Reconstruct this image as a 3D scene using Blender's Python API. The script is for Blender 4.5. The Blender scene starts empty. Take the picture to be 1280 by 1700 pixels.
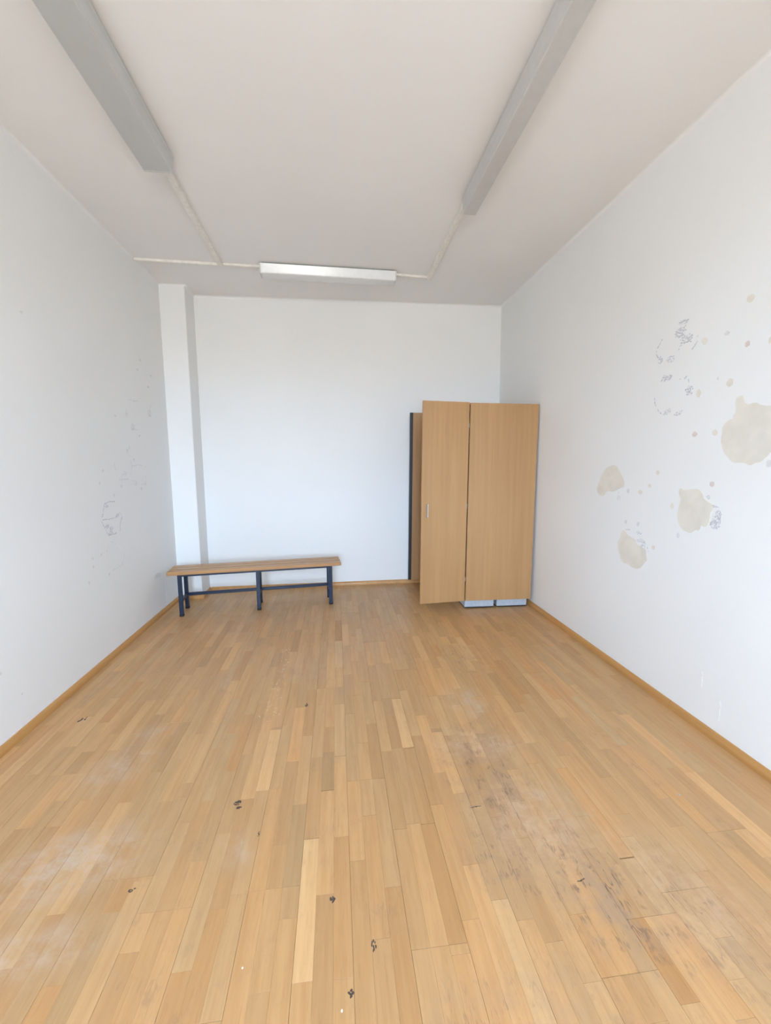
import bpy, bmesh, math, random
from mathutils import Matrix, Vector

S = bpy.context.scene
COL = S.collection
RND = random.Random(11)

# ------------------------------------------------------------------ camera
cd = bpy.data.cameras.new('camera')
cam = bpy.data.objects.new('camera', cd)
COL.objects.link(cam)
cd.sensor_fit = 'HORIZONTAL'
cd.sensor_width = 36.0
cd.lens = 36.0 * 702.92 / 1280.0
cd.clip_start = 0.02
CAM_Z = 1.45
YAW, PITCH, ROLL = 0.1144, 0.1167, -0.0081
fw = Vector((math.sin(YAW) * math.cos(PITCH), math.cos(YAW) * math.cos(PITCH), -math.sin(PITCH)))
rt = Vector((math.cos(YAW), -math.sin(YAW), 0))
up = rt.cross(fw)
r2 = rt * math.cos(ROLL) + up * math.sin(ROLL)
u2 = -rt * math.sin(ROLL) + up * math.cos(ROLL)
cam.matrix_world = Matrix(((r2.x, u2.x, -fw.x, 0), (r2.y, u2.y, -fw.y, 0), (r2.z, u2.z, -fw.z, CAM_Z), (0, 0, 0, 1)))
S.camera = cam

# ------------------------------------------------------------------ light
XL, XR, YB, YF, H = -1.712, 1.931, 4.931, -2.60, 3.226
S.view_settings.view_transform = 'Standard'
S.view_settings.look = 'None'
S.view_settings.gamma = 1.0
S.view_settings.use_curve_mapping = False
S.view_settings.exposure = 2.91
S.cycles.diffuse_bounces = 5
S.cycles.max_bounces = 7
S.cycles.glossy_bounces = 3

# overcast sky above the horizon, dull ground below it
SKY = (0.70, 0.925, 1.22)
SKY_STRENGTH = 7.5
GROUND = (0.40, 0.40, 0.39)
w = bpy.data.worlds.new('sky')
S.world = w
w.use_nodes = True
wt = w.node_tree
bg = wt.nodes['Background']
geo = wt.nodes.new('ShaderNodeNewGeometry')
sep = wt.nodes.new('ShaderNodeSeparateXYZ')
wt.links.new(geo.outputs['Incoming'], sep.inputs[0])
mr = wt.nodes.new('ShaderNodeMapRange')
wt.links.new(sep.outputs['Z'], mr.inputs[0])
mr.inputs[1].default_value = 0.02      # Incoming points back to the viewer: +z is below the horizon
mr.inputs[2].default_value = -0.02
mxw = wt.nodes.new('ShaderNodeMix')
mxw.data_type = 'RGBA'
wt.links.new(mr.outputs[0], mxw.inputs[0])
mxw.inputs[6].default_value = (*GROUND, 1)
mxw.inputs[7].default_value = (*SKY, 1)
wt.links.new(mxw.outputs[2], bg.inputs[0])
bg.inputs[1].default_value = SKY_STRENGTH

# two windows behind the photographer: one in the front wall, one in the left wall
WIN_FRONT = (-0.80, 0.50, 0.90, 2.75)       # x0, x1, z0, z1
WIN_LEFT = (-2.45, -1.75, 0.90, 2.75)       # y0, y1, z0, z1
for kind, (a0, a1, z0, z1) in (('front', WIN_FRONT), ('left', WIN_LEFT)):
    ld = bpy.data.lights.new('window_portal', 'AREA')      # guides the sampling of the sky through the opening
    ld.shape = 'RECTANGLE'
    ld.size = a1 - a0
    ld.size_y = z1 - z0
    ld.cycles.is_portal = True
    lo = bpy.data.objects.new('window_portal', ld)
    COL.objects.link(lo)
    if kind == 'front':
        lo.location = ((a0 + a1) / 2, YF - 0.01, (z0 + z1) / 2)
        lo.rotation_euler = (math.radians(90), 0, 0)                    # shines along +y
    else:
        lo.location = (XL - 0.01, (a0 + a1) / 2, (z0 + z1) / 2)
        lo.rotation_euler = (math.radians(90), 0, math.radians(-90))    # shines along +x

# ------------------------------------------------------------------ materials
def nt(name):
    m = bpy.data.materials.new(name)
    m.use_nodes = True
    t = m.node_tree
    b = t.nodes['Principled BSDF']
    return m, t, b

def N(t, kind, **kw):
    n = t.nodes.new(kind)
    for k, v in kw.items():
        if k.startswith('i_'):
            key = k[2:]
            n.inputs[int(key) if key.isdigit() else key.replace('_', ' ')].default_value = v
        else:
            setattr(n, k, v)
    return n

def mix(t, fac, a, b, blend='MIX'):
    n = t.nodes.new('ShaderNodeMix')
    n.data_type = 'RGBA'
    n.blend_type = blend
    for sock, v in ((n.inputs[0], fac), (n.inputs[6], a), (n.inputs[7], b)):
        if hasattr(v, 'links'):
            t.links.new(v, sock)
        else:
            sock.default_value = v if not isinstance(v, tuple) or len(v) == 4 else (*v, 1)
    return n.outputs[2]

def mth(t, op, a, b=None, clamp=False):
    n = t.nodes.new('ShaderNodeMath')
    n.operation = op
    n.use_clamp = clamp
    for k, v in enumerate((a, b)):
        if v is None:
            continue
        if hasattr(v, 'links'):
            t.links.new(v, n.inputs[k])
        else:
            n.inputs[k].default_value = v
    return n.outputs[0]

def ramp(t, v, lo, hi, a=0.0, b=1.0):
    n = t.nodes.new('ShaderNodeMapRange')
    n.interpolation_type = 'SMOOTHSTEP'
    t.links.new(v, n.inputs[0])
    for k, x in enumerate((lo, hi, a, b)):
        n.inputs[k + 1].default_value = x
    return n.outputs[0]

def coords(t, scale=(1, 1, 1), obj=False, rot=(0, 0, 0)):
    if obj:
        src = t.nodes.new('ShaderNodeTexCoord').outputs['Object']
    else:
        src = t.nodes.new('ShaderNodeNewGeometry').outputs['Position']
    mp = t.nodes.new('ShaderNodeMapping')
    mp.inputs['Scale'].default_value = scale
    mp.inputs['Rotation'].default_value = rot
    t.links.new(src, mp.inputs['Vector'])
    return mp.outputs[0]

def noise(t, vec, scale, detail=3, rough=0.5):
    n = N(t, 'ShaderNodeTexNoise')
    n.inputs['Scale'].default_value = scale
    n.inputs['Detail'].default_value = detail
    n.inputs['Roughness'].default_value = rough
    t.links.new(vec, n.inputs['Vector'])
    return n.outputs['Fac']

def bump(t, b, height, strength, dist=0.002):
    n = t.nodes.new('ShaderNodeBump')
    n.inputs['Strength'].default_value = strength
    n.inputs['Distance'].default_value = dist
    t.links.new(height, n.inputs['Height'])
    t.links.new(n.outputs[0], b.inputs['Normal'])

def plain(name, col, rough=0.5, metal=0.0, vary=0.06, scale=30, obj=True):
    m, t, b = nt(name)
    v = noise(t, coords(t, obj=obj), scale, 4)
    c = mix(t, ramp(t, v, 0.3, 0.7), tuple(x * (1 - vary) for x in col), tuple(min(1, x * (1 + vary)) for x in col))
    t.links.new(c, b.inputs['Base Color'])
    b.inputs['Roughness'].default_value = rough
    b.inputs['Metallic'].default_value = metal
    return m

def plaster(name, col):
    m, t, b = nt(name)
    c = mix(t, ramp(t, noise(t, coords(t), 1.1, 2), 0.35, 0.7), tuple(x * 0.98 for x in col), col)
    t.links.new(c, b.inputs['Base Color'])
    b.inputs['Roughness'].default_value = 0.8
    b.inputs['Specular IOR Level'].default_value = 0.25
    return m

def laminate(name, a, bcol, dark, rough=0.42, along='Z'):
    """vertical-grained wood laminate"""
    m, t, b = nt(name)
    sc = {'Z': (1, 1, 0.035), 'X': (0.035, 1, 1), 'Y': (1, 0.035, 1)}[along]
    p = coords(t, sc, obj=True)
    g1 = noise(t, p, 28, 5, 0.6)
    g2 = noise(t, p, 130, 3, 0.6)
    big = noise(t, coords(t, sc, obj=True), 6, 2)
    c = mix(t, ramp(t, g1, 0.3, 0.7), a, bcol)
    c = mix(t, ramp(t, g2, 0.55, 0.8, 0, 0.45), c, dark)
    c = mix(t, ramp(t, big, 0.35, 0.75, 0, 0.35), c, dark)
    t.links.new(c, b.inputs['Base Color'])
    b.inputs['Roughness'].default_value = rough
    bump(t, b, g2, 0.05, 0.001)
    return m

def floor_material():
    m, t, b = nt('parquet_oak')
    at = N(t, 'ShaderNodeAttribute', attribute_name='tint')
    we = N(t, 'ShaderNodeAttribute', attribute_name='wear')
    sepw = t.nodes.new('ShaderNodeSeparateColor')
    t.links.new(we.outputs['Color'], sepw.inputs[0])
    hz, wr = sepw.outputs[0], sepw.outputs[1]
    pw = coords(t)
    p = coords(t, (1, 0.06, 1))
    off = t.nodes.new('ShaderNodeVectorMath'); off.operation = 'ADD'
    cmb = t.nodes.new('ShaderNodeCombineXYZ')
    sd = mth(t, 'MULTIPLY', at.outputs['Alpha'], 40.0)
    for k in range(3):
        t.links.new(sd, cmb.inputs[k])
    t.links.new(p, off.inputs[0]); t.links.new(cmb.outputs[0], off.inputs[1])
    g1 = noise(t, off.outputs[0], 45, 4, 0.62)
    g2 = noise(t, off.outputs[0], 170, 2, 0.6)
    tint = at.outputs['Color']
    c = mix(t, ramp(t, g1, 0.3, 0.75), tint, mix(t, 1.0, tint, (0.88, 0.84, 0.78, 1), 'MULTIPLY'))
    c = mix(t, ramp(t, g2, 0.56, 0.8, 0, 0.38), c, mix(t, 1.0, tint, (0.66, 0.58, 0.5, 1), 'MULTIPLY'))
    # grime rubbed in, in broad patches
    grime = noise(t, pw, 2.4, 4, 0.65)
    c = mix(t, ramp(t, grime, 0.45, 0.75, 0, 0.30), c, (0.45, 0.285, 0.158, 1))
    # dull whitish scuffing and worn grey-brown ground
    fine = noise(t, pw, 12, 7, 0.72)
    hz = mth(t, 'MULTIPLY', hz, ramp(t, fine, 0.36, 0.66, 0.1, 0.85))
    c = mix(t, hz, c, (0.60, 0.49, 0.39, 1))
    c = mix(t, mth(t, 'MULTIPLY', wr, ramp(t, fine, 0.58, 0.40, 0.05, 0.55)), c, (0.37, 0.26, 0.185, 1))
    # fine dark scratches: thin contour lines of stretched noise
    sc = None
    for rot, s, st in ((0.5, 9, 0.16), (-0.75, 11, 0.14), (1.35, 9, 0.17)):
        line = mth(t, 'ABSOLUTE', mth(t, 'SUBTRACT', noise(t, coords(t, (1, st, 1), rot=(0, 0, rot)), s, 4, 0.74), 0.5))
        q = ramp(t, line, 0.014, 0.004)
        sc = q if sc is None else mth(t, 'MAXIMUM', sc, q)
    sc = mth(t, 'MULTIPLY', sc, ramp(t, noise(t, pw, 16, 3, 0.6), 0.46, 0.62))
    spread = mth(t, 'MAXIMUM', mth(t, 'MULTIPLY', wr, 0.75), ramp(t, grime, 0.5, 0.72, 0.05, 0.28))
    c = mix(t, mth(t, 'MULTIPLY', sc, spread), c, (0.15, 0.10, 0.075, 1))
    t.links.new(c, b.inputs['Base Color'])
    rough = mth(t, 'ADD', mth(t, 'MULTIPLY', mth(t, 'MAXIMUM', hz, wr), 0.22), ramp(t, fine, 0.3, 0.7, 0.29, 0.39))
    t.links.new(rough, b.inputs['Roughness'])
    b.inputs['Specular IOR Level'].default_value = 0.32
    return m

# (x, y, rx, ry, rotation, strength)
SCUFF = ((0.76, 2.35, 0.16, 0.22, 0.2, 0.55), (0.70, 1.97, 0.30, 0.16, -0.2, 0.5), (0.78, 1.50, 0.30, 0.30, 0.3, 0.45),
         (-1.00, 1.52, 0.30, 0.17, 0.2, 0.85), (-0.96, 1.22, 0.26, 0.10, 0.1, 0.6), (-1.07, 2.02, 0.22, 0.16, 0.4, 0.5),
         (-1.02, 2.27, 0.14, 0.10, 0.4, 0.4), (1.15, 1.15, 0.2, 0.3, 0.3, 0.35), (-0.40, 1.50, 0.07, 0.09, 0.0, 0.5))
WORN = ((0.66, 1.75, 0.22, 0.36, 0.15, 0.75), (0.86, 1.20, 0.22, 0.34, 0.25, 0.95), (0.60, 1.35, 0.20, 0.25, 0.0, 0.6),
        (1.15, 1.05, 0.25, 0.35, 0.2, 0.5), (0.72, 2.05, 0.25, 0.18, 0.0, 0.5), (0.88, 2.9, 0.22, 0.35, 0.1, 0.45), (0.45, 0.9, 0.4, 0.2, 0.0, 0.4))
STAIN = ((-0.452, 1.725, 0.020, 0.014, 0.5, 1.0), (-0.440, 1.700, 0.013, 0.010, 0.0, 1.0), (-0.042, 1.268, 0.011, 0.012, 0, 1.0), (0.009, 1.008, 0.009, 0.011, 0, 0.9),
         (-0.210, 2.441, 0.014, 0.022, 0, 0.8), (-0.333, 1.556, 0.006, 0.016, 0, 0.6), (0.081, 1.116, 0.009, 0.018, 0, 0.6),
         (-0.728, 1.385, 0.014, 0.010, 0.7, 0.5), (-1.475, 2.461, 0.02, 0.03, -0.6, 0.5), (0.82, 1.23, 0.022, 0.004, 0.2, 0.5), (0.555, 1.58, 0.024, 0.004, 0.1, 0.5))

M = {}
M['wall'] = plaster('white_wall_paint', (0.88, 0.882, 0.868))
M['ceiling'] = plaster('white_ceiling_paint', (0.895, 0.885, 0.868))
M['floor'] = floor_material()
M['stain'] = plain('dark_stain', (0.085, 0.06, 0.045), 0.7)
M['drip'] = plain('pale_varnish_drip', (0.72, 0.51, 0.30), 0.5)
M['grout'] = plain('dark_joint', (0.16, 0.095, 0.05), 0.9)
M['skirting'] = laminate('skirting_oak', (0.60, 0.315, 0.105), (0.52, 0.26, 0.08), (0.38, 0.175, 0.05), 0.38, 'Y')
M['beech'] = laminate('beech_laminate', (0.49, 0.28, 0.119), (0.44, 0.243, 0.098), (0.345, 0.183, 0.071), 0.45, 'Z')
M['black'] = plain('black_edge_plastic', (0.012, 0.012, 0.014), 0.45)
M['plinth'] = plain('pale_grey_plinth', (0.45, 0.49, 0.55), 0.35)
M['handle'] = plain('satin_grey_metal', (0.46, 0.45, 0.43), 0.4, 0.2)
M['bench_wood'] = laminate('varnished_bench_slat', (0.50, 0.27, 0.11), (0.42, 0.215, 0.08), (0.29, 0.14, 0.05), 0.35, 'X')
M['blue'] = plain('dark_blue_enamel', (0.006, 0.019, 0.050), 0.35)
M['rubber'] = plain('black_rubber', (0.012, 0.012, 0.013), 0.7)
M['trunk'] = plain('white_trunking_plastic', (0.84, 0.81, 0.75), 0.45)
M['lamp_metal'] = plain('lamp_housing_enamel', (0.60, 0.60, 0.58), 0.4)
M['gap_shade'] = plain('lamp_tray_gap_shade', (0.30, 0.30, 0.29), 0.6)  # tray coloured dark to paint in the shadow of the gap at the ceiling
M['beige'] = plain('bared_beige_plaster', (0.79, 0.75, 0.66), 0.85, vary=0.05, scale=9, obj=False)
M['pink'] = plain('bared_pink_plaster', (0.72, 0.63, 0.59), 0.85)
M['wall_marks'] = plain('blue_grey_glue_residue', (0.62, 0.62, 0.655), 0.8, vary=0.12, scale=60)
M['faint'] = plain('faint_residue_and_marks', (0.745, 0.74, 0.735), 0.8, vary=0.06, scale=60)
M['bright'] = plain('fresh_white_filler', (0.93, 0.93, 0.93), 0.6)
M['frame'] = plain('white_window_frame', (0.78, 0.78, 0.77), 0.4)

def prism_diffuser():
    m, t, b = nt('prismatic_lamp_diffuser')
    p = coords(t, obj=True)
    v = N(t, 'ShaderNodeTexVoronoi', distance='CHEBYCHEV')
    v.inputs['Scale'].default_value = 120
    v.inputs['Randomness'].default_value = 0.0
    t.links.new(p, v.inputs['Vector'])
    c = mix(t, ramp(t, v.outputs['Distance'], 0.1, 0.5), (0.60, 0.61, 0.595), (0.52, 0.53, 0.515))
    t.links.new(c, b.inputs['Base Color'])
    b.inputs['Roughness'].default_value = 0.30
    b.inputs['Transmission Weight'].default_value = 0.0
    bump(t, b, v.outputs['Distance'], 0.22, 0.002)
    return m
M['diffuser'] = prism_diffuser()
M['opal'] = plain('opal_lamp_cover', (0.80, 0.81, 0.81), 0.22, vary=0.02)
M['opal_grey'] = plain('greyish_lamp_cover', (0.58, 0.57, 0.55), 0.35, vary=0.02)

def glass():
    m, t, b = nt('window_glass')
    t.nodes.remove(b)
    tr = t.nodes.new('ShaderNodeBsdfTransparent')
    gl = t.nodes.new('ShaderNodeBsdfGlossy')
    gl.inputs['Roughness'].default_value = 0.0
    fr = t.nodes.new('ShaderNodeFresnel')
    fr.inputs['IOR'].default_value = 1.45
    mx = t.nodes.new('ShaderNodeMixShader')
    t.links.new(fr.outputs[0], mx.inputs[0])
    t.links.new(tr.outputs[0], mx.inputs[1])
    t.links.new(gl.outputs[0], mx.inputs[2])
    t.links.new(mx.outputs[0], t.nodes['Material Output'].inputs['Surface'])
    return m
M['glass'] = glass()

# ------------------------------------------------------------------ helpers
def obj(name, me, mat, parent=None, loc=(0, 0, 0), rot=(0, 0, 0), smooth=False):
    o = bpy.data.objects.new(name, me)
    COL.objects.link(o)
    if mat is not None and len(me.materials) == 0:
        me.materials.append(mat)
    o.parent = parent
    o.location = loc
    o.rotation_euler = rot
    if smooth:
        for f in me.polygons:
            f.use_smooth = True
    return o

def add_box(bm, a, b):
    vs = [bm.verts.new((x, y, z)) for x in (a[0], b[0]) for y in (a[1], b[1]) for z in (a[2], b[2])]
    for f in ((0, 1, 3, 2), (4, 6, 7, 5), (0, 4, 5, 1), (2, 3, 7, 6), (0, 2, 6, 4), (1, 5, 7, 3)):
        bm.faces.new([vs[i] for i in f])
    return vs

def mesh(name, bm, bevel=0.0, seg=2):
    bmesh.ops.recalc_face_normals(bm, faces=bm.faces[:])
    if bevel > 0:
        es = [e for e in bm.edges if len(e.link_faces) == 2 and e.calc_face_angle(0) > 0.6]
        bmesh.ops.bevel(bm, geom=es, offset=bevel, segments=seg, affect='EDGES', profile=0.5, clamp_overlap=True)
    me = bpy.data.meshes.new(name)
    bm.to_mesh(me)
    bm.free()
    return me

def box(name, a, b, mat, parent=None, bevel=0.0, seg=2, loc=(0, 0, 0), rot=(0, 0, 0)):
    bm = bmesh.new()
    add_box(bm, a, b)
    return obj(name, mesh(name, bm, bevel, seg), mat, parent, loc, rot)

def prism(name, profile, axis, a, b, mat, parent=None, smooth=False, bevel=0.0):
    """extrude a closed 2-D profile along x or y"""
    bm = bmesh.new()
    def P(u, v, s):
        return (s, u, v) if axis == 'x' else (u, s, v)
    A = [bm.verts.new(P(u, v, a)) for u, v in profile]
    B = [bm.verts.new(P(u, v, b)) for u, v in profile]
    n = len(profile)
    for i in range(n):
        bm.faces.new((A[i], A[(i + 1) % n], B[(i + 1) % n], B[i]))
    bm.faces.new(A)
    bm.faces.new(B[::-1])
    me = mesh(name, bm, bevel)
    o = obj(name, me, mat, parent)
    if smooth:
        for f in me.polygons:
            f.use_smooth = True
        me.set_sharp_from_angle(angle=math.radians(40))
    return o

def empty(name, loc, rot=(0, 0, 0)):
    o = bpy.data.objects.new(name, None)
    COL.objects.link(o)
    o.location = loc
    o.rotation_euler = rot
    o.empty_display_size = 0.1
    return o

def tag(o, label, cat, group=None):
    o['label'] = label
    o['category'] = cat
    if group:
        o['group'] = group
    return o

def struct(o, label=None):
    o['kind'] = 'structure'
    if label:
        o['label'] = label
    return o

# outlines of the wall marks, in metres on the wall planes (y, z)
PATCH = [[(2.78,1.417),(2.738,1.405),(2.713,1.376),(2.681,1.343),(2.66,1.306),(2.661,1.272),(2.692,1.263),(2.732,1.246),(2.765,1.234),(2.839,1.228),(2.869,1.199),(2.898,1.191),(2.937,1.204),(2.957,1.235),(2.947,1.272),(2.925,1.315),(2.899,1.357),(2.853,1.399),(2.811,1.412)],[(2.632,0.981),(2.602,0.959),(2.552,0.942),(2.518,0.934),(2.506,0.912),(2.463,0.898),(2.421,0.888),(2.415,0.853),(2.406,0.827),(2.429,0.799),(2.454,0.767),(2.489,0.749),(2.535,0.747),(2.578,0.759),(2.62,0.758),(2.651,0.781),(2.669,0.821),(2.693,0.882),(2.67,0.921),(2.659,0.962)],[(2.188,1.291),(2.152,1.283),(2.115,1.29),(2.078,1.294),(2.056,1.287),(2.037,1.27),(2.024,1.247),(2.002,1.234),(1.981,1.224),(1.968,1.213),(1.968,1.19),(1.98,1.174),(1.98,1.144),(1.986,1.116),(2.01,1.096),(2.028,1.101),(2.04,1.075),(2.069,1.069),(2.093,1.051),(2.131,1.054),(2.165,1.071),(2.188,1.107),(2.193,1.145),(2.187,1.188),(2.177,1.228),(2.194,1.265)],[(1.892,1.737),(1.874,1.751),(1.858,1.752),(1.842,1.718),(1.823,1.708),(1.803,1.712),(1.782,1.708),(1.764,1.696),(1.719,1.687),(1.679,1.673),(1.649,1.638),(1.636,1.591),(1.645,1.547),(1.664,1.511),(1.699,1.482),(1.717,1.461),(1.739,1.44),(1.763,1.434),(1.79,1.423),(1.812,1.43),(1.839,1.434),(1.878,1.436),(1.9,1.456),(1.928,1.48),(1.943,1.515),(1.953,1.544),(1.951,1.581),(1.951,1.613),(1.936,1.632),(1.917,1.645),(1.901,1.647),(1.897,1.664),(1.887,1.684)]]
SPOT_R = [(1.859,2.194,0.0193,0.0193,0),(2.098,2.068,0.0187,0.0187,0),(1.97,2.07,0.0133,0.0117,2),(1.857,1.989,0.0135,0.014,1),(1.931,1.826,0.0179,0.019,0),(2.111,1.803,0.0153,0.0223,0),(2.116,1.587,0.0156,0.0145,1),(1.993,1.588,0.0174,0.0168,0),(1.985,1.324,0.0141,0.014,1),(2.236,1.185,0.0132,0.0174,0),(2.502,1.247,0.0215,0.0154,0),(2.424,1.292,0.0152,0.013,0),(2.364,1.374,0.0145,0.0145,0),(2.179,1.022,0.0106,0.0172,2),(2.359,0.915,0.0147,0.0148,0),(2.504,1.041,0.012,0.0155,2),(2.622,1.04,0.0118,0.0142,2),(2.616,1.248,0.0146,0.016,2),(2.001,1.859,0.0063,0.0075,2),(1.702,1.43,0.0133,0.0188,2),(1.749,1.975,0.0081,0.0159,0)]
STROKE_R = [[(2.301,2.214),(2.247,2.212),(2.207,2.214)],[(2.39,2.171),(2.414,2.137),(2.432,2.117)],[(2.441,2.104),(2.437,2.081),(2.419,2.058)],[(2.267,2.064),(2.264,2.084),(2.249,2.09)],[(2.146,2.112),(2.145,2.082),(2.157,2.062),(2.178,2.045)],[(2.295,2.151),(2.278,2.164),(2.252,2.173),(2.228,2.189)],[(2.207,2.099),(2.185,2.09)],[(2.43,1.825),(2.421,1.786),(2.394,1.748),(2.356,1.718),(2.307,1.716)],[(2.269,1.708),(2.237,1.705),(2.212,1.726)],[(2.248,1.901),(2.214,1.897),(2.198,1.911)],[(2.185,1.891),(2.181,1.87)],[(1.971,1.214),(1.938,1.208)],[(1.919,1.173),(1.92,1.125)],[(2.618,0.988),(2.577,0.994)],[(2.441,0.939),(2.413,0.907),(2.396,0.879)],[(2.713,1.245),(2.701,1.197),(2.721,1.171)]]
BLOB_R = [(2.245,2.21,0.0334,0.0131),(2.264,2.16,0.0383,0.0266),(2.221,2.113,0.041,0.0229),(2.4,2.041,0.0192,0.0212),(2.321,2.028,0.0314,0.0171),(2.346,1.929,0.0458,0.0209),(2.173,1.828,0.0281,0.0261),(2.318,1.732,0.0273,0.0174),(2.242,1.712,0.0257,0.0135),(2.001,1.255,0.0126,0.011),(1.957,1.212,0.0138,0.0093),(1.933,1.171,0.0169,0.0245),(1.948,1.119,0.0307,0.0216),(1.947,1.148,0.0205,0.0154),(2.472,0.937,0.037,0.0135),(2.49,0.985,0.0268,0.0116),(2.45,0.905,0.021,0.0154),(2.709,1.196,0.0249,0.0166),(1.957,0.265,0.0181,0.0328)]
SCRATCH_R = [[(1.833,0.223),(1.832,0.112)],[(1.951,0.319),(1.947,0.236)]]
STROKE_L = [[(3.342,1.165),(3.402,1.169),(3.495,1.167)],[(3.342,1.165),(3.314,1.098),(3.283,1.046),(3.319,0.983),(3.362,0.919)],[(3.362,0.919),(3.494,0.919)],[(3.475,1.039),(3.558,1.069),(3.587,1.039),(3.543,0.976),(3.535,0.923)],[(3.301,1.049),(3.364,1.041),(3.475,1.039)],[(3.744,1.576),(3.796,1.494),(3.817,1.437),(3.793,1.38)],[(3.817,1.437),(3.927,1.443),(4.009,1.443)],[(4.07,1.351),(4.057,1.274),(3.947,1.272)],[(3.783,1.32),(3.873,1.305)],[(3.529,1.459),(3.546,1.406)],[(3.587,1.331),(3.669,1.328),(3.741,1.332)],[(3.344,0.838),(3.298,0.776)],[(3.587,0.782),(3.562,0.711),(3.518,0.652),(3.374,0.647)],[(3.373,0.871),(3.456,0.842)],[(3.838,1.988),(3.898,1.996)],[(3.907,1.986),(4.046,2.003)],[(3.79,1.901),(3.779,1.835)],[(4.024,1.934),(4.033,1.92)],[(3.858,1.75),(3.993,1.748)],[(4.292,2.014),(4.21,1.89)],[(4.33,0.311),(4.334,0.074)]]
BLOB_L = [(3.368,1.143,0.025,0.0178),(3.356,0.991,0.0334,0.0178),(3.412,0.963,0.0259,0.0227),(3.395,0.933,0.0343,0.0135),(3.516,1.054,0.0275,0.014),(3.676,1.376,0.04,0.0194),(3.855,1.292,0.0331,0.0205),(4.04,1.275,0.0243,0.0161),(4.163,0.393,0.0672,0.0281),(4.239,1.919,0.0398,0.0335),(3.789,1.864,0.0261,0.0248),(3.938,1.99,0.0282,0.0103),(3.891,1.766,0.0389,0.0307)]
SPOT_L = [(3.36,1.406,0.0115,0.0115),(3.3,1.313,0.0111,0.0113),(3.49,1.215,0.0125,0.012),(3.244,0.798,0.0109,0.0112),(3.132,0.795,0.0101,0.0108),(3.132,0.734,0.0101,0.0108),(3.326,0.633,0.0115,0.0116),(3.958,1.234,0.0163,0.0137),(3.859,1.49,0.0153,0.0133),(3.612,1.277,0.0134,0.0124),(3.794,1.589,0.0147,0.013),(3.753,1.566,0.0144,0.0129),(4.12,2.37,0.0221,0.0097),(4.051,2.274,0.0213,0.0095),(4.321,2.274,0.0245,0.0102),(4.252,2.16,0.0237,0.0101),(3.603,1.83,0.0169,0.0085),(3.996,1.699,0.0211,0.0095),(2.67,2.291,0.0096,0.0074),(2.248,0.403,0.0073,0.009),(3.064,0.639,0.0104,0.0102),(2.371,0.223,0.0082,0.0048)]

# ------------------------------------------------------------------ room shell
T = 0.15
TOP = H + 0.12
floor = struct(box('floor', (XL - T, YF - T, -0.10), (XR + T, YB + T, -0.006), M['grout']), 'worn strip parquet floor of light oak running towards the back wall')
ceiling = struct(box('ceiling', (XL - T, YF - T, H), (XR + T, YB + T, TOP), M['ceiling']), 'plain white ceiling above the room')
bm = bmesh.new()
y0, y1, z0, z1 = WIN_LEFT
add_box(bm, (XL - T, y1, -0.006), (XL, YB + T, H))
add_box(bm, (XL - T, YF - T, -0.006), (XL, y0, H))
add_box(bm, (XL - T, y0, -0.006), (XL, y1, z0))
add_box(bm, (XL - T, y0, z1), (XL, y1, H))
wall_left = struct(obj('wall_left', mesh('wall_left', bm), M['wall']), 'white left wall with faint grey sticker marks')
wall_right = struct(box('wall_right', (XR, YF - T, -0.006), (XR + T, YB + T, H), M['wall']), 'white right wall with peeled beige patches')
wall_back = struct(box('wall_back', (XL, YB, -0.006), (XR, YB + T, H), M['wall']), 'plain white back wall behind bench and wardrobe')

# wall behind the photographer, with its window
bm = bmesh.new()
x0, x1, z0, z1 = WIN_FRONT
add_box(bm, (XL, YF - T, -0.006), (XR, YF, z0))
add_box(bm, (XL, YF - T, z1), (XR, YF, H))
add_box(bm, (XL, YF - T, z0), (x0, YF, z1))
add_box(bm, (x1, YF - T, z0), (XR, YF, z1))
struct(obj('wall_front', mesh('wall_front', bm), M['wall']))
def window(n, wid, z0, z1, loc, rz):
    """frame with two casements; local x along the wall, y towards the outside"""
    bm = bmesh.new()
    h_ = wid / 2
    ya, yb = 0.07, 0.13
    add_box(bm, (-h_, ya, z0), (-h_ + 0.06, yb, z1)); add_box(bm, (h_ - 0.06, ya, z0), (h_, yb, z1))
    add_box(bm, (-h_ + 0.06, ya, z0), (h_ - 0.06, yb, z0 + 0.06)); add_box(bm, (-h_ + 0.06, ya, z1 - 0.06), (h_ - 0.06, yb, z1))
    add_box(bm, (-0.035, ya, z0 + 0.06), (0.035, yb, z1 - 0.06))
    wf = struct(obj('window_%d' % n, mesh('window_frame', bm), M['frame'], None, loc, (0, 0, rz)))
    for a, b in ((-h_ + 0.06, -0.035), (0.035, h_ - 0.06)):
        box('pane', (a, 0.098, z0 + 0.06), (b, 0.102, z1 - 0.06), M['glass'], wf)
window(1, x1 - x0, z0, z1, ((x0 + x1) / 2, YF, 0), math.pi)
window(2, WIN_LEFT[1] - WIN_LEFT[0], WIN_LEFT[2], WIN_LEFT[3], (XL, (WIN_LEFT[0] + WIN_LEFT[1]) / 2, 0), math.pi / 2)

# pier in the left back corner
PX, PY = XL + 0.2444, YB - 0.278
bm = bmesh.new()
add_box(bm, (XL, PY, -0.006), (PX, YB, H))
es = [e for e in bm.edges if all(abs(v.co.x - PX) < 1e-4 and abs(v.co.y - PY) < 1e-4 for v in e.verts)]
bmesh.ops.bevel(bm, geom=es, offset=0.008, segments=3, affect='EDGES', profile=0.5)
struct(obj('wall_pier', mesh('wall_pier', bm), M['wall']), 'narrow white pier standing out in the left back corner')

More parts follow.
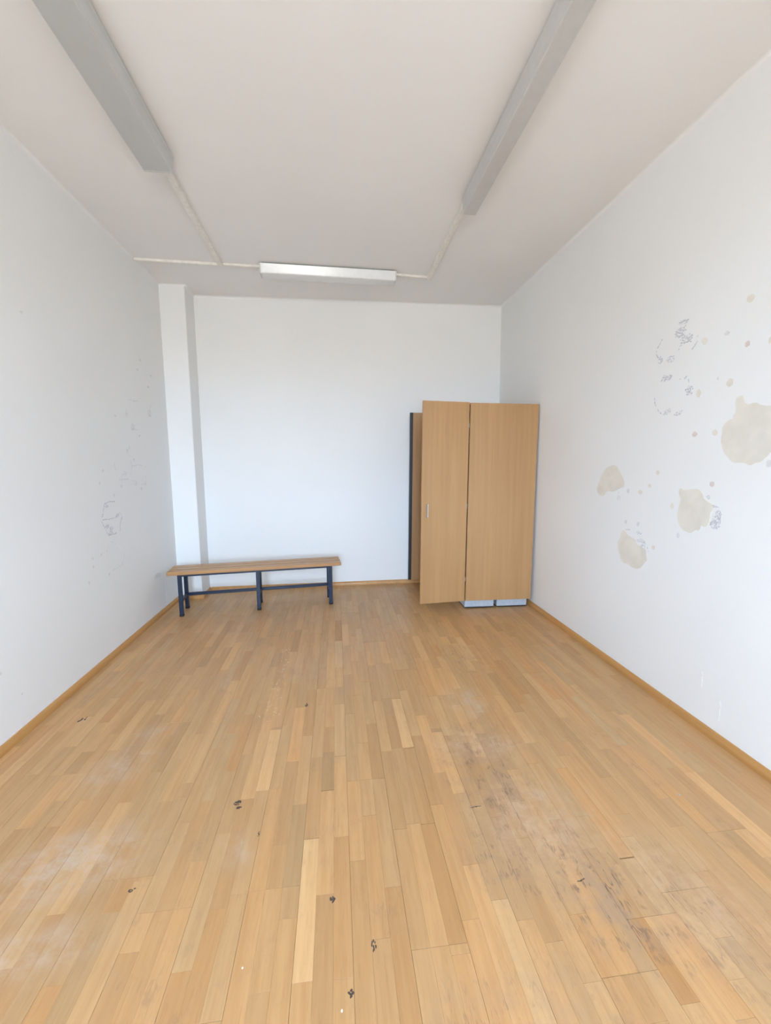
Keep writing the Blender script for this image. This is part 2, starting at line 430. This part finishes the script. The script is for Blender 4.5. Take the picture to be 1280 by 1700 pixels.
# plastered coves where walls meet the ceiling
def cove_profile(u0, du, r, n=8):
    """closed profile: wall point, arc to the ceiling point, corner"""
    pts = []
    for k in range(n + 1):
        a = math.pi / 2 * k / n
        pts.append((u0 + du * r * (1 - math.cos(a)), H - r + r * math.sin(a)))
    pts.append((u0, H))
    return pts
def cove(i, u0, du, r, axis, a, b):
    o = prism('trim_%d' % i, cove_profile(u0, du, r), axis, a, b, M['wall'], smooth=True)
    struct(o)
    return o
cove(1, XL, 1, 0.018, 'y', YF, YB)
cove(2, XR, -1, 0.022, 'y', YF, YB)
cove(3, YB, -1, 0.025, 'x', XL, XR)
cove(4, PY, -1, 0.018, 'x', XL, PX)
cove(5, PX, 1, 0.025, 'y', PY, YB)

# skirting boards: rounded front with a small foot
def skirt_profile(u0, du, hb=0.045, db=0.019):
    p = [(0, 0), (db, 0), (db, hb * 0.30), (db * 0.93, hb * 0.52), (db * 0.70, hb * 0.74), (db * 0.42, hb * 0.92), (db * 0.30, hb), (0, hb)]
    return [(u0 + du * a, b) for a, b in p]
def skirting(name, u0, du, axis, a, b, parent=None):
    o = prism(name, skirt_profile(u0, du), axis, a, b, M['skirting'], parent, smooth=True)
    if parent is None:
        struct(o)
    return o
skirting('baseboard_left', XL, 1, 'y', YF, PY)
sr = skirting('baseboard_right', XR, -1, 'y', YF, 2.135)
skirting('board_length', XR, -1, 'y', 2.1375, YB, sr)
skirting('baseboard_back', YB, -1, 'x', PX + 0.019, XR - 0.019)
sp = skirting('baseboard_pier', PY, -1, 'x', XL + 0.019, PX + 0.019)
skirting('board_length', PX, 1, 'y', PY, YB, sp)

# ------------------------------------------------------------------ parquet
SW = 0.1735 / 3          # strip width
BX0 = -0.155             # a known board joint
LEN = 0.46
FORCE = {}               # column -> strips known from the photo: (y0, y1, brightness)
for xc, y0, y1, br in ((-0.129, 1.05, 1.512, 1.30), (-0.355, 1.785, 2.222, 1.24), (-0.070, 1.288, 1.750, 1.08), (-0.010, 1.505, 1.967, 1.10),
                       (-0.705, 1.415, 1.785, 1.18), (0.334, 1.062, 1.523, 1.20), (0.337, 1.990, 2.440, 1.24), (0.516, 1.660, 2.090, 1.16),
                       (1.030, 0.830, 1.285, 1.22), (1.600, 1.190, 1.650, 1.26), (-0.070, 1.752, 2.000, 0.80), (0.275, 1.99, 2.45, 0.84),
                       (0.62, 1.06, 1.52, 0.86), (-0.23, 1.5, 1.96, 0.90)):
    k = math.floor((xc - BX0) / SW)
    FORCE.setdefault(k, []).append((y0, y1, br))
BOARD_END = {5: 0.957, 7: 1.155, 9: 1.346, 2: 1.09, 0: 2.62, -1: 1.33, -3: 1.30, 4: 2.44, -4: 1.43}
def tone(r, br=None):
    t = br if br is not None else 0.98 + r.gauss(0, 0.055)
    if br is None and r.random() < 0.12:
        t *= 1.10
    if br is None and r.random() < 0.10:
        t *= 0.92
    warm = r.gauss(0, 0.035) - (t - 1) * 0.10
    return (0.585 * t * (1 + warm * 0.5), 0.340 * t * (1 - warm * 0.35), 0.153 * t * (1 - warm * 1.3), r.random())
strips = []
k0, k1 = math.floor((XL - BX0) / SW), math.floor((XR - BX0) / SW)
board_phase = {}
for k in range(k0, k1 + 1):
    bi = math.floor(k / 3)
    r = random.Random(900 + k)
    rb = random.Random(77 + bi)
    phase = BOARD_END.get(bi, rb.uniform(0, 2.2)) % 2.2
    ends = [e for e in (phase + n * 2.2 for n in range(-2, 5)) if YF + 0.05 < e < YB - 0.05]
    cuts = {YF, YB} | set(ends)
    forced = FORCE.get(k, [])
    if forced:
        off = forced[0][0] % LEN
    else:
        off = (rb.random() * LEN + (k % 3) * 0.155 + r.uniform(-0.03, 0.03)) % LEN
    y = YF - LEN + ((off - (YF - LEN)) % LEN)
    while y < YB:
        if y > YF and all(abs(y - c) > 0.09 for c in cuts) and not any(f[0] + 0.02 < y < f[1] - 0.02 for f in forced):
            cuts.add(y)
        y += LEN
    for f in forced:
        cuts |= {f[0], f[1]}
    cs = sorted(cuts)
    xa, xb = BX0 + k * SW, BX0 + (k + 1) * SW
    xa2, xb2 = max(xa, XL), min(xb, XR)
    if xb2 - xa2 < 0.004:
        continue
    for ya, yb in zip(cs[:-1], cs[1:]):
        if yb - ya < 0.012:
            continue
        br = None
        for f in forced:
            if abs(f[0] - ya) < 0.01 and abs(f[1] - yb) < 0.01:
                br = f[2]
        g = [0.0001, 0.0001, 0.0002, 0.0002]
        if k % 3 == 0: g[0] = 0.0004
        if k % 3 == 2: g[1] = 0.0004
        if any(abs(ya - e) < 1e-6 for e in ends): g[2] = 0.0005
        if any(abs(yb - e) < 1e-6 for e in ends): g[3] = 0.0005
        strips.append((xa2 + g[0], xb2 - g[1], ya + g[2], yb - g[3], tone(r, br)))

def shown_area(s):
    """area of a strip in the picture, in pixels"""
    n = 0; poly = []
    pts = []
    for a in range(5):
        for b in range(3):
            x = s[0] + (s[1] - s[0]) * b / 2; y = s[2] + (s[3] - s[2]) * a / 4
            d = Vector((x, y, -CAM_Z)); w_ = d.dot(fw)
            if w_ < 0.05: continue
            u = 640 + 702.92 * d.dot(r2) / w_; v = 850 - 702.92 * d.dot(u2) / w_
            if 0 <= u <= 1280 and 0 <= v <= 1700:
                n += 1
                pts.append(702.92 ** 2 * CAM_Z / w_ ** 3)
    if not pts: return 0
    return (s[1] - s[0]) * (s[3] - s[2]) * n / 15 * sum(pts) / len(pts)
strips.sort(key=shown_area, reverse=True)
ins = 0.0003
NSEG = 6
def soft_ellipse(e, x, y):
    dx, dy = x - e[0], y - e[1]
    ca, sa = math.cos(e[4]), math.sin(e[4])
    u, v = (dx * ca + dy * sa) / e[2], (-dx * sa + dy * ca) / e[3]
    q = max(0.0, min(1.0, (1.25 - math.hypot(u, v)) / 1.1))
    return e[5] * q * q * (3 - 2 * q)
def wear_at(x, y):
    return (max(soft_ellipse(e, x, y) for e in SCUFF), max(soft_ellipse(e, x, y) for e in WORN), 0.0, 1.0)
def strip_mesh(s, lift, n=NSEG):
    """strip with a tiny chamfer; the top is cut lengthwise so that wear can vary along it"""
    xa, xb, ya, yb = s[:4]
    V, F = [], []
    for i in range(n + 1):
        y = ya + (yb - ya) * i / n
        yt = min(max(y, ya + ins), yb - ins)
        V += [(xa, y, -0.006), (xa, y, -ins + lift), (xa + ins, yt, lift), (xb - ins, yt, lift), (xb, y, -ins + lift), (xb, y, -0.006)]
    for i in range(n):
        a, b = i * 6, i * 6 + 6
        for j in range(5):
            F.append((a + j, b + j, b + j + 1, a + j + 1))
    F += [(0, 1, 4, 5), (1, 2, 3, 4)]
    e = n * 6
    F += [(e + 5, e + 4, e + 1, e), (e + 4, e + 3, e + 2, e + 1)]
    return V, [f[::-1] for f in F]
def tinted(name, V, F, tints, cx=0.0, cy=0.0):
    me = bpy.data.meshes.new(name)
    me.from_pydata([(x - cx, y - cy, z) for x, y, z in V], [], F)
    at = me.color_attributes.new('tint', 'FLOAT_COLOR', 'POINT')
    at.data.foreach_set('color', [c for tn in tints for c in tn])
    at = me.color_attributes.new('wear', 'FLOAT_COLOR', 'POINT')
    at.data.foreach_set('color', [c for v in V for c in wear_at(v[0], v[1])])
    me.materials.append(M['floor'])
    return me
for s in strips[:300]:
    cx, cy = (s[0] + s[1]) / 2, (s[2] + s[3]) / 2
    V, F = strip_mesh(s, RND.uniform(-0.00025, 0))
    obj('parquet_strip', tinted('parquet_strip', V, F, [s[4]] * len(V), cx, cy), None, floor, (cx, cy, 0))
V, F, TT = [], [], []
for s in strips[300:]:
    v, f = strip_mesh(s, RND.uniform(-0.00025, 0))
    n = len(V)
    V += v
    F += [tuple(i + n for i in q) for q in f]
    TT += [s[4]] * len(v)
rest = obj('parquet_strips', tinted('parquet_strips', V, F, TT), None, floor)
rest['kind'] = 'stuff'

# dark stains and pale drips lying on the parquet, film-thin
def floor_film(name, items, mat, r):
    bm = bmesh.new()
    for x, y, rx, ry, rot, dens in items:
        for _ in range(max(4, int(16 * dens))):
            top = r.uniform(0.0002, 0.0008)
            a, q = r.uniform(0, 6.283), math.sqrt(r.random()) * 0.8
            u, v = rx * q * math.cos(a), ry * q * math.sin(a)
            cx, cy = x + u * math.cos(rot) - v * math.sin(rot), y + u * math.sin(rot) + v * math.cos(rot)
            k = r.uniform(0.18, 0.42)
            P = [(cx + max(0.0012, rx * k * 0.8) * (1 + r.uniform(-.3, .3)) * math.cos(2 * math.pi * i / 7), cy + max(0.0012, ry * k * 0.8) * (1 + r.uniform(-.3, .3)) * math.sin(2 * math.pi * i / 7)) for i in range(7)]
            A = [bm.verts.new((px, py, 0.0)) for px, py in P]
            B = [bm.verts.new((px, py, top)) for px, py in P]
            bm.faces.new(B)
            for i in range(7):
                j = (i + 1) % 7
                bm.faces.new((A[i], A[j], B[j], B[i]))
    o = obj(name, mesh(name, bm), mat, floor)
    o['kind'] = 'stuff'
fr_ = random.Random(3)
floor_film('dark_stains', STAIN, M['stain'], fr_)
drips = []
for _ in range(60):
    q = fr_.random()
    drips.append((-0.395 + fr_.gauss(0, 0.024) - 0.02 * q, 3.25 - 0.95 * q, fr_.uniform(0.004, 0.011), fr_.uniform(0.006, 0.018), fr_.uniform(-0.6, 0.6), 0.3))
floor_film('pale_drips', drips, M['drip'], fr_)

# ------------------------------------------------------------------ marks on the walls
THK = 0.0006
def flat(bm, pts, x, sgn, thk=THK):
    """thin solid polygon on a side wall; pts are (y, z)"""
    A = [bm.verts.new((x, y, z)) for y, z in pts]
    B = [bm.verts.new((x + sgn * thk, y, z)) for y, z in pts]
    n = len(pts)
    bm.faces.new(A)
    bm.faces.new(B[::-1])
    for i in range(n):
        j = (i + 1) % n
        bm.faces.new((A[i], B[i], B[j], A[j]))
def blob(cy, cz, ry, rz, r, n=9, jit=0.18):
    return [(cy + ry * (1 + r.uniform(-jit, jit)) * math.cos(2 * math.pi * i / n), cz + rz * (1 + r.uniform(-jit, jit)) * math.sin(2 * math.pi * i / n)) for i in range(n)]
def soften(pts, r, amp):
    out = []
    n = len(pts)
    for i in range(n):
        a, b, c, d = (Vector(pts[(i + q) % n]) for q in (-1, 0, 1, 2))
        for s in (0, 0.25, 0.5, 0.75):
            p = 0.5 * (2 * b + (c - a) * s + (2 * a - 5 * b + 4 * c - d) * s * s + (3 * b - a - 3 * c + d) * s ** 3)
            out.append((p.x + r.uniform(-amp, amp), p.y + r.uniform(-amp, amp)))
    return out
def ribbon(bm, pts, x, sgn, wdt, r, keep=0.78):
    """broken, uneven pencil-like line"""
    P = []
    for (a, b) in zip(pts[:-1], pts[1:]):
        a, b = Vector(a), Vector(b)
        n = max(1, int((b - a).length / 0.010))
        P += [a.lerp(b, i / n) for i in range(n)]
    P.append(Vector(pts[-1]))
    for a, b in zip(P[:-1], P[1:]):
        if r.random() > keep or (b - a).length < 1e-4:
            continue
        d = (b - a).normalized()
        q = Vector((-d.y, d.x)) * wdt * r.uniform(0.3, 1.0) / 2
        q2 = Vector((-d.y, d.x)) * wdt * r.uniform(0.3, 1.0) / 2
        o = Vector((r.uniform(-1, 1), r.uniform(-1, 1))) * wdt * 0.25
        flat(bm, [tuple(a + q + o), tuple(b + q2 + o), tuple(b - q2 + o), tuple(a - q + o)], x, sgn, r.uniform(0.0007, 0.0011))
def flecks(bm, e, x, sgn, r, dens=1.0):
    cy, cz, ry, rz = e[:4]
    n = max(9, int(dens * 34 * (ry * rz / 0.0004) ** 0.45))
    for _ in range(n):
        a, q = r.uniform(0, 6.283), math.sqrt(r.random())
        s = r.uniform(0.05, 0.19)
        flat(bm, blob(cy + ry * q * math.cos(a), cz + rz * q * math.sin(a), max(0.0016, ry * s), max(0.0014, rz * s), r, 6, 0.35), x, sgn, r.uniform(0.0003, 0.0013))

r = random.Random(5)
LABEL_P = ('torn beige patch nearest the wardrobe, rounded top', 'lower beige patch with a slanting torn top edge', 'beige patch with blue-grey specks on its right side', 'largest beige patch, cut by the right edge of the photo')
for pts, lab in zip(PATCH, LABEL_P):
    bm = bmesh.new()
    flat(bm, soften(pts, r, 0.0012), XR, -1)
    o = obj('peeled_patch', mesh('peeled_patch', bm), M['beige'], wall_right)
    o['label'] = lab
bms = [bmesh.new(), bmesh.new(), bmesh.new()]
for y, z, ry, rz, k in SPOT_R:
    flat(bms[k], blob(y, z, ry, rz, r, 10, 0.16), XR, -1)
for b_, mt, nm in zip(bms, ('beige', 'pink', 'faint'), ('peeled_beige_spots', 'peeled_pink_spots', 'grey_spots')):
    o = obj(nm, mesh(nm, b_), M[mt], wall_right)
    o['kind'] = 'stuff'
def wall_marks(wall, x, sgn, strokes, blobs, mat, wdt, keep, lab=None, dens=1.0):
    bm = bmesh.new()
    for s in strokes:
        ribbon(bm, s, x, sgn, wdt, r, keep)
    for e in blobs:
        flecks(bm, e, x, sgn, r, dens)
    o = obj('residue_and_marks', mesh('residue_and_marks', bm), M[mat], wall)
    if lab:
        o['label'] = lab
wall_marks(wall_right, XR, -1, STROKE_R[0:7], BLOB_R[0:5], 'wall_marks', 0.008, 0.75, 'upper hexagon outline of grey sticker glue')
wall_marks(wall_right, XR, -1, STROKE_R[7:11], BLOB_R[5:9], 'wall_marks', 0.008, 0.7, 'lower hexagon outline of grey sticker glue')
wall_marks(wall_right, XR, -1, STROKE_R[11:13], BLOB_R[9:14], 'wall_marks', 0.007, 0.7, 'blue-grey specks beside the middle beige patch', 1.3)
wall_marks(wall_right, XR, -1, STROKE_R[13:15], BLOB_R[14:17], 'wall_marks', 0.007, 0.7)
wall_marks(wall_right, XR, -1, STROKE_R[15:16], BLOB_R[17:18], 'faint', 0.007, 0.7)
bm = bmesh.new()
for s in SCRATCH_R:
    ribbon(bm, s, XR, -1, 0.009, r, 1.0)
obj('filler_streak', mesh('filler_streak', bm), M['bright'], wall_right)
wall_marks(wall_left, XL, 1, STROKE_L[0:5], BLOB_L[0:5], 'wall_marks', 0.010, 0.85, 'dark hexagon outline of sticker glue', 1.2)
wall_marks(wall_left, XL, 1, STROKE_L[5:11], BLOB_L[5:8], 'faint', 0.011, 0.8)
wall_marks(wall_left, XL, 1, STROKE_L[11:14], [], 'faint', 0.010, 0.75)
wall_marks(wall_left, XL, 1, STROKE_L[14:20], BLOB_L[9:13], 'faint', 0.010, 0.75)
wall_marks(wall_left, XL, 1, STROKE_L[20:21], BLOB_L[8:9], 'faint', 0.009, 1.0)  # upright grey line and a scuff smudge on the wall by the bench end
bm = bmesh.new()
for y, z, ry, rz in SPOT_L:
    flat(bm, blob(y, z, ry, rz, r, 8, 0.2), XL, 1)
o = obj('grey_spots', mesh('grey_spots', bm), M['faint'], wall_left)
o['kind'] = 'stuff'

# ------------------------------------------------------------------ wardrobe
# stands with its back to the right wall; both doors are swung open
WX0, WX1 = 1.228, 1.893       # front edge, back
WY0, WY1 = 3.900, 4.850       # near side, far side
WZ0, WZ1 = 0.088, 1.985
PT = 0.019
ward = tag(empty('wardrobe', ((WX0 + WX1) / 2, (WY0 + WY1) / 2, 0)), 'tall beech laminate wardrobe in the right back corner with its doors swung open', 'wardrobe')
ox, oy = ward.location.x, ward.location.y
def wbox(name, a, b, mat, parent=ward, bevel=0.0012):
    return box(name, (a[0] - ox, a[1] - oy, a[2]), (b[0] - ox, b[1] - oy, b[2]), M[mat], parent, bevel, 1)
wbox('side_panel', (WX0, WY0, WZ0), (WX1, WY0 + PT, WZ1), 'beech')
wbox('side_panel', (WX0, WY1 - PT, WZ0), (WX1, WY1, WZ1), 'beech')
wbox('top_panel', (WX0, WY0 + PT, WZ1 - PT), (WX1, WY1 - PT, WZ1), 'beech')
wbox('bottom_panel', (WX0, WY0 + PT, WZ0), (WX1, WY1 - PT, WZ0 + PT), 'beech')
wbox('back_panel', (WX1 - 0.008, WY0 + PT, WZ0 + PT), (WX1, WY1 - PT, WZ1 - PT), 'beech')
wbox('shelf', (WX0 + 0.03, WY0 + PT, 1.66), (WX1 - 0.008, WY1 - PT, 1.66 + PT), 'beech')
for a, b in ((WX0 + 0.006, 1.532), (1.564, WX1 - 0.020)):
    pl = wbox('plinth', (a, WY0 + 0.045, 0.010), (b, WY1 - 0.03, WZ0), 'plinth')
    pl['label'] = 'pale grey plinth'
    wbox('base_strip', (a + 0.004, WY0 + 0.049, 0.0), (b - 0.004, WY1 - 0.034, 0.010), 'rubber', pl, 0)  # narrow black strip between plinth and floor
# near door, opened a little past square
hx, hy = WX0 - 0.016, WY0 + 0.012
def door(hx, hy, ang, wid, z0, z1, name='door'):
    d = box(name, (-wid, -PT, z0), (0, 0, z1), M['beech'], ward, 0.0012, 1, (hx - ox, hy - oy, 0), (0, 0, ang))
    return d
DW = 0.452
d1 = door(hx, hy, math.radians(6.5), DW, 0.090, 1.988)
d1['label'] = 'wide open near door with a small grey handle'
bm = bmesh.new()
add_box(bm, (-0.006, -0.024, -0.062), (0.006, -0.018, 0.062))
add_box(bm, (-0.006, -0.019, -0.062), (0.006, 0.0, -0.052))
add_box(bm, (-0.006, -0.019, 0.052), (0.006, 0.0, 0.062))
hd = obj('handle', mesh('handle', bm, 0.0015, 2), M['handle'], d1, (-DW + 0.055, -PT, 0.985))
hd['label'] = 'small grey bow handle'
# far door, swung flat along the back wall
d2 = door(WX0 - 0.016, WY1 + 0.010, math.radians(-1.0), 0.375, 0.047, 1.995)
d2['label'] = 'far door against the back wall with a black free edge'
es = box('edge_strip', (-0.375 - 0.014, -PT - 0.004, 0.047), (-0.375 + 0.020, 0.003, 1.996), M['black'], d2, 0.001, 1)
es['label'] = 'black edge strip'
for z in (0.30, 1.02, 1.78):
    bm = bmesh.new()
    add_box(bm, (WX0 - 0.020 - ox, WY0 + PT - oy, z - 0.02), (WX0 + 0.05 - ox, WY0 + PT + 0.012 - oy, z + 0.02))
    obj('hinge', mesh('hinge', bm, 0.002), M['handle'], ward)
ward.rotation_euler = (0, math.radians(0.75), 0)
ward.location.z = 0.0045

# ------------------------------------------------------------------ bench
bench = tag(empty('bench', (-0.803, 4.316, 0), (0, 0, math.radians(6.3))), 'long wooden slat bench with a dark blue metal frame by the left wall', 'bench')
BL, BD, BH = 1.645, 0.286, 0.440
sw = (BD - 2 * 0.022) / 3
slat_me = None
for i in range(3):
    y0 = -BD / 2 + i * (sw + 0.022)
    box('slat', (-BL / 2, 0, BH - 0.034), (BL / 2, sw, BH), M['bench_wood'], bench, 0.004, 2, (0, y0, 0))
LT = 0.036
leg_x = (-0.714, -0.001, 0.712)
leg_y = (-0.118, 0.118)
zt = BH - 0.034
bm = bmesh.new(); add_box(bm, (-LT / 2, -LT / 2, 0.012), (LT / 2, LT / 2, zt)); leg_me = mesh('leg', bm, 0.004, 2)
bm = bmesh.new(); add_box(bm, (-LT / 2 - 0.001, -LT / 2 - 0.001, 0), (LT / 2 + 0.001, LT / 2 + 0.001, 0.022)); cap_me = mesh('foot_cap', bm, 0.003, 1)
for x in leg_x:
    for y in leg_y:
        lg = obj('leg', leg_me, M['blue'], bench, (x, y, 0))
        obj('foot_cap', cap_me, M['rubber'], lg)
    box('cross_stretcher', (x - 0.014, leg_y[0] + LT / 2, 0.132), (x + 0.014, leg_y[1] - LT / 2, 0.160), M['blue'], bench, 0.003, 1)
    box('cross_rail', (x - 0.015, leg_y[0] + LT / 2, zt - 0.030), (x + 0.015, leg_y[1] - LT / 2, zt), M['blue'], bench, 0.003, 1)
for a, b in zip(leg_x[:-1], leg_x[1:]):
    box('stretcher', (a + LT / 2, leg_y[1] - 0.014, 0.130), (b - LT / 2, leg_y[1] + 0.014, 0.160), M['blue'], bench, 0.003, 1)
    for y in leg_y:
        box('seat_rail', (a + LT / 2, y - 0.015, zt - 0.018), (b - LT / 2, y + 0.015, zt), M['blue'], bench, 0.003, 1)

# ------------------------------------------------------------------ ceiling lights and trunking
def lamp(loc, rz, length, wid, hgt, label, mat='diffuser', inset=0.008, r_=0.014):
    L = tag(empty('ceiling_light', loc, (0, 0, rz)), label, 'ceiling light')
    h2 = length / 2
    tray = 0.014
    box('back_tray', (-h2 + 0.02, -wid / 2 + 0.012, -tray), (h2 - 0.02, wid / 2 - 0.012, 0), M['gap_shade'], L)
    # diffuser with rounded lower edges, lens face a little narrower than its rim
    prof = [(-wid / 2, -tray)]
    for s in (-1, 1):
        cx, cz = s * (wid / 2 - inset - r_), -hgt + r_
        rng = range(0, 6) if s < 0 else range(5, -1, -1)
        for k in rng:
            a = math.pi / 2 * k / 5
            prof.append((cx + s * r_ * math.cos(a), cz - r_ * math.sin(a)))
    prof.append((wid / 2, -tray))
    prism('diffuser', prof, 'x', -h2 + 0.012, h2 - 0.012, M[mat], L, smooth=True)
    for s in (-1, 1):
        a, b = sorted((s * (h2 - 0.012), s * h2))
        prism('end_cap', [(u * 1.01, (v + tray) * 1.01 - tray) for u, v in prof], 'x', a, b, M['lamp_metal'], L, smooth=True)
    return L
lamp((-0.988, 2.800 - 0.785, H), math.radians(90), 1.57, 0.180, 0.096, 'wide grey prismatic tube light on the left side of the ceiling')
lamp((0.931, 2.990 - 0.785, H), math.radians(90), 1.57, 0.098, 0.118, 'narrow tube light on the right side of the ceiling', 'opal_grey', 0.004, 0.006)
lamp((-0.026, 4.188, H), math.radians(2.2), 1.235, 0.180, 0.088, 'short tube light mounted crosswise near the back wall', 'opal', 0.022, 0.012)

def trunking(a, b, wid, thk, label):
    a, b = Vector(a), Vector(b)
    d = b - a
    L = d.length
    bm = bmesh.new()
    add_box(bm, (0, -wid / 2, -thk), (L, wid / 2, 0))
    o = obj('cable_trunking', mesh('cable_trunking', bm, 0.002, 2), M['trunk'], None, (a.x, a.y, H), (0, 0, math.atan2(d.y, d.x)))
    box('lid', (0.004, -wid / 2 + 0.003, -thk - 0.0025), (L - 0.004, wid / 2 - 0.003, -thk), M['trunk'], o, 0.001, 1)
    return tag(o, label, 'cable trunking', 'white cable trunking on the ceiling')
trunking((-0.975, 2.805), (-0.985, 4.150), 0.042, 0.026, 'white trunking running from the left tube light towards the back')
trunking((-1.700, 4.122), (-1.0065, 4.150), 0.026, 0.020, 'thin white trunking from the left wall to the lengthwise run')
trunking((-0.9645, 4.150), (-0.648, 4.163), 0.026, 0.018, 'short thin trunking between left run and the crosswise tube light')
trunking((0.597, 4.212), (0.908, 4.240), 0.026, 0.018, 'short white trunking right of the crosswise tube light')
trunking((0.922, 2.995), (0.926, 4.258), 0.038, 0.026, 'white trunking running from the right tube light towards the back')

# ------------------------------------------------------------------ crumbs on the floor
def crumb(x, y, s, label, mat):
    bm = bmesh.new()
    bmesh.ops.create_icosphere(bm, subdivisions=1, radius=s)
    q = random.Random(int(x * 1000) + 7)
    for v in bm.verts:
        v.co = Vector((v.co.x * q.uniform(0.7, 1.2), v.co.y * q.uniform(0.9, 1.6), v.co.z * 0.35))
    zmin = min(v.co.z for v in bm.verts)
    o = obj('plaster_flake', mesh('plaster_flake', bm), mat, None, (x, y, -zmin))
    tag(o, label, 'flake', 'plaster flakes on the parquet')
crumb(-0.300, 1.105, 0.0030, 'tiny white flake on the parquet near the bottom left', M['bright'])
crumb(-0.016, 0.973, 0.0030, 'tiny white flake on the parquet at the bottom centre', M['bright'])
crumb(1.453, 1.531, 0.0060, 'small grey flake on the parquet near the right skirting', M['handle'])
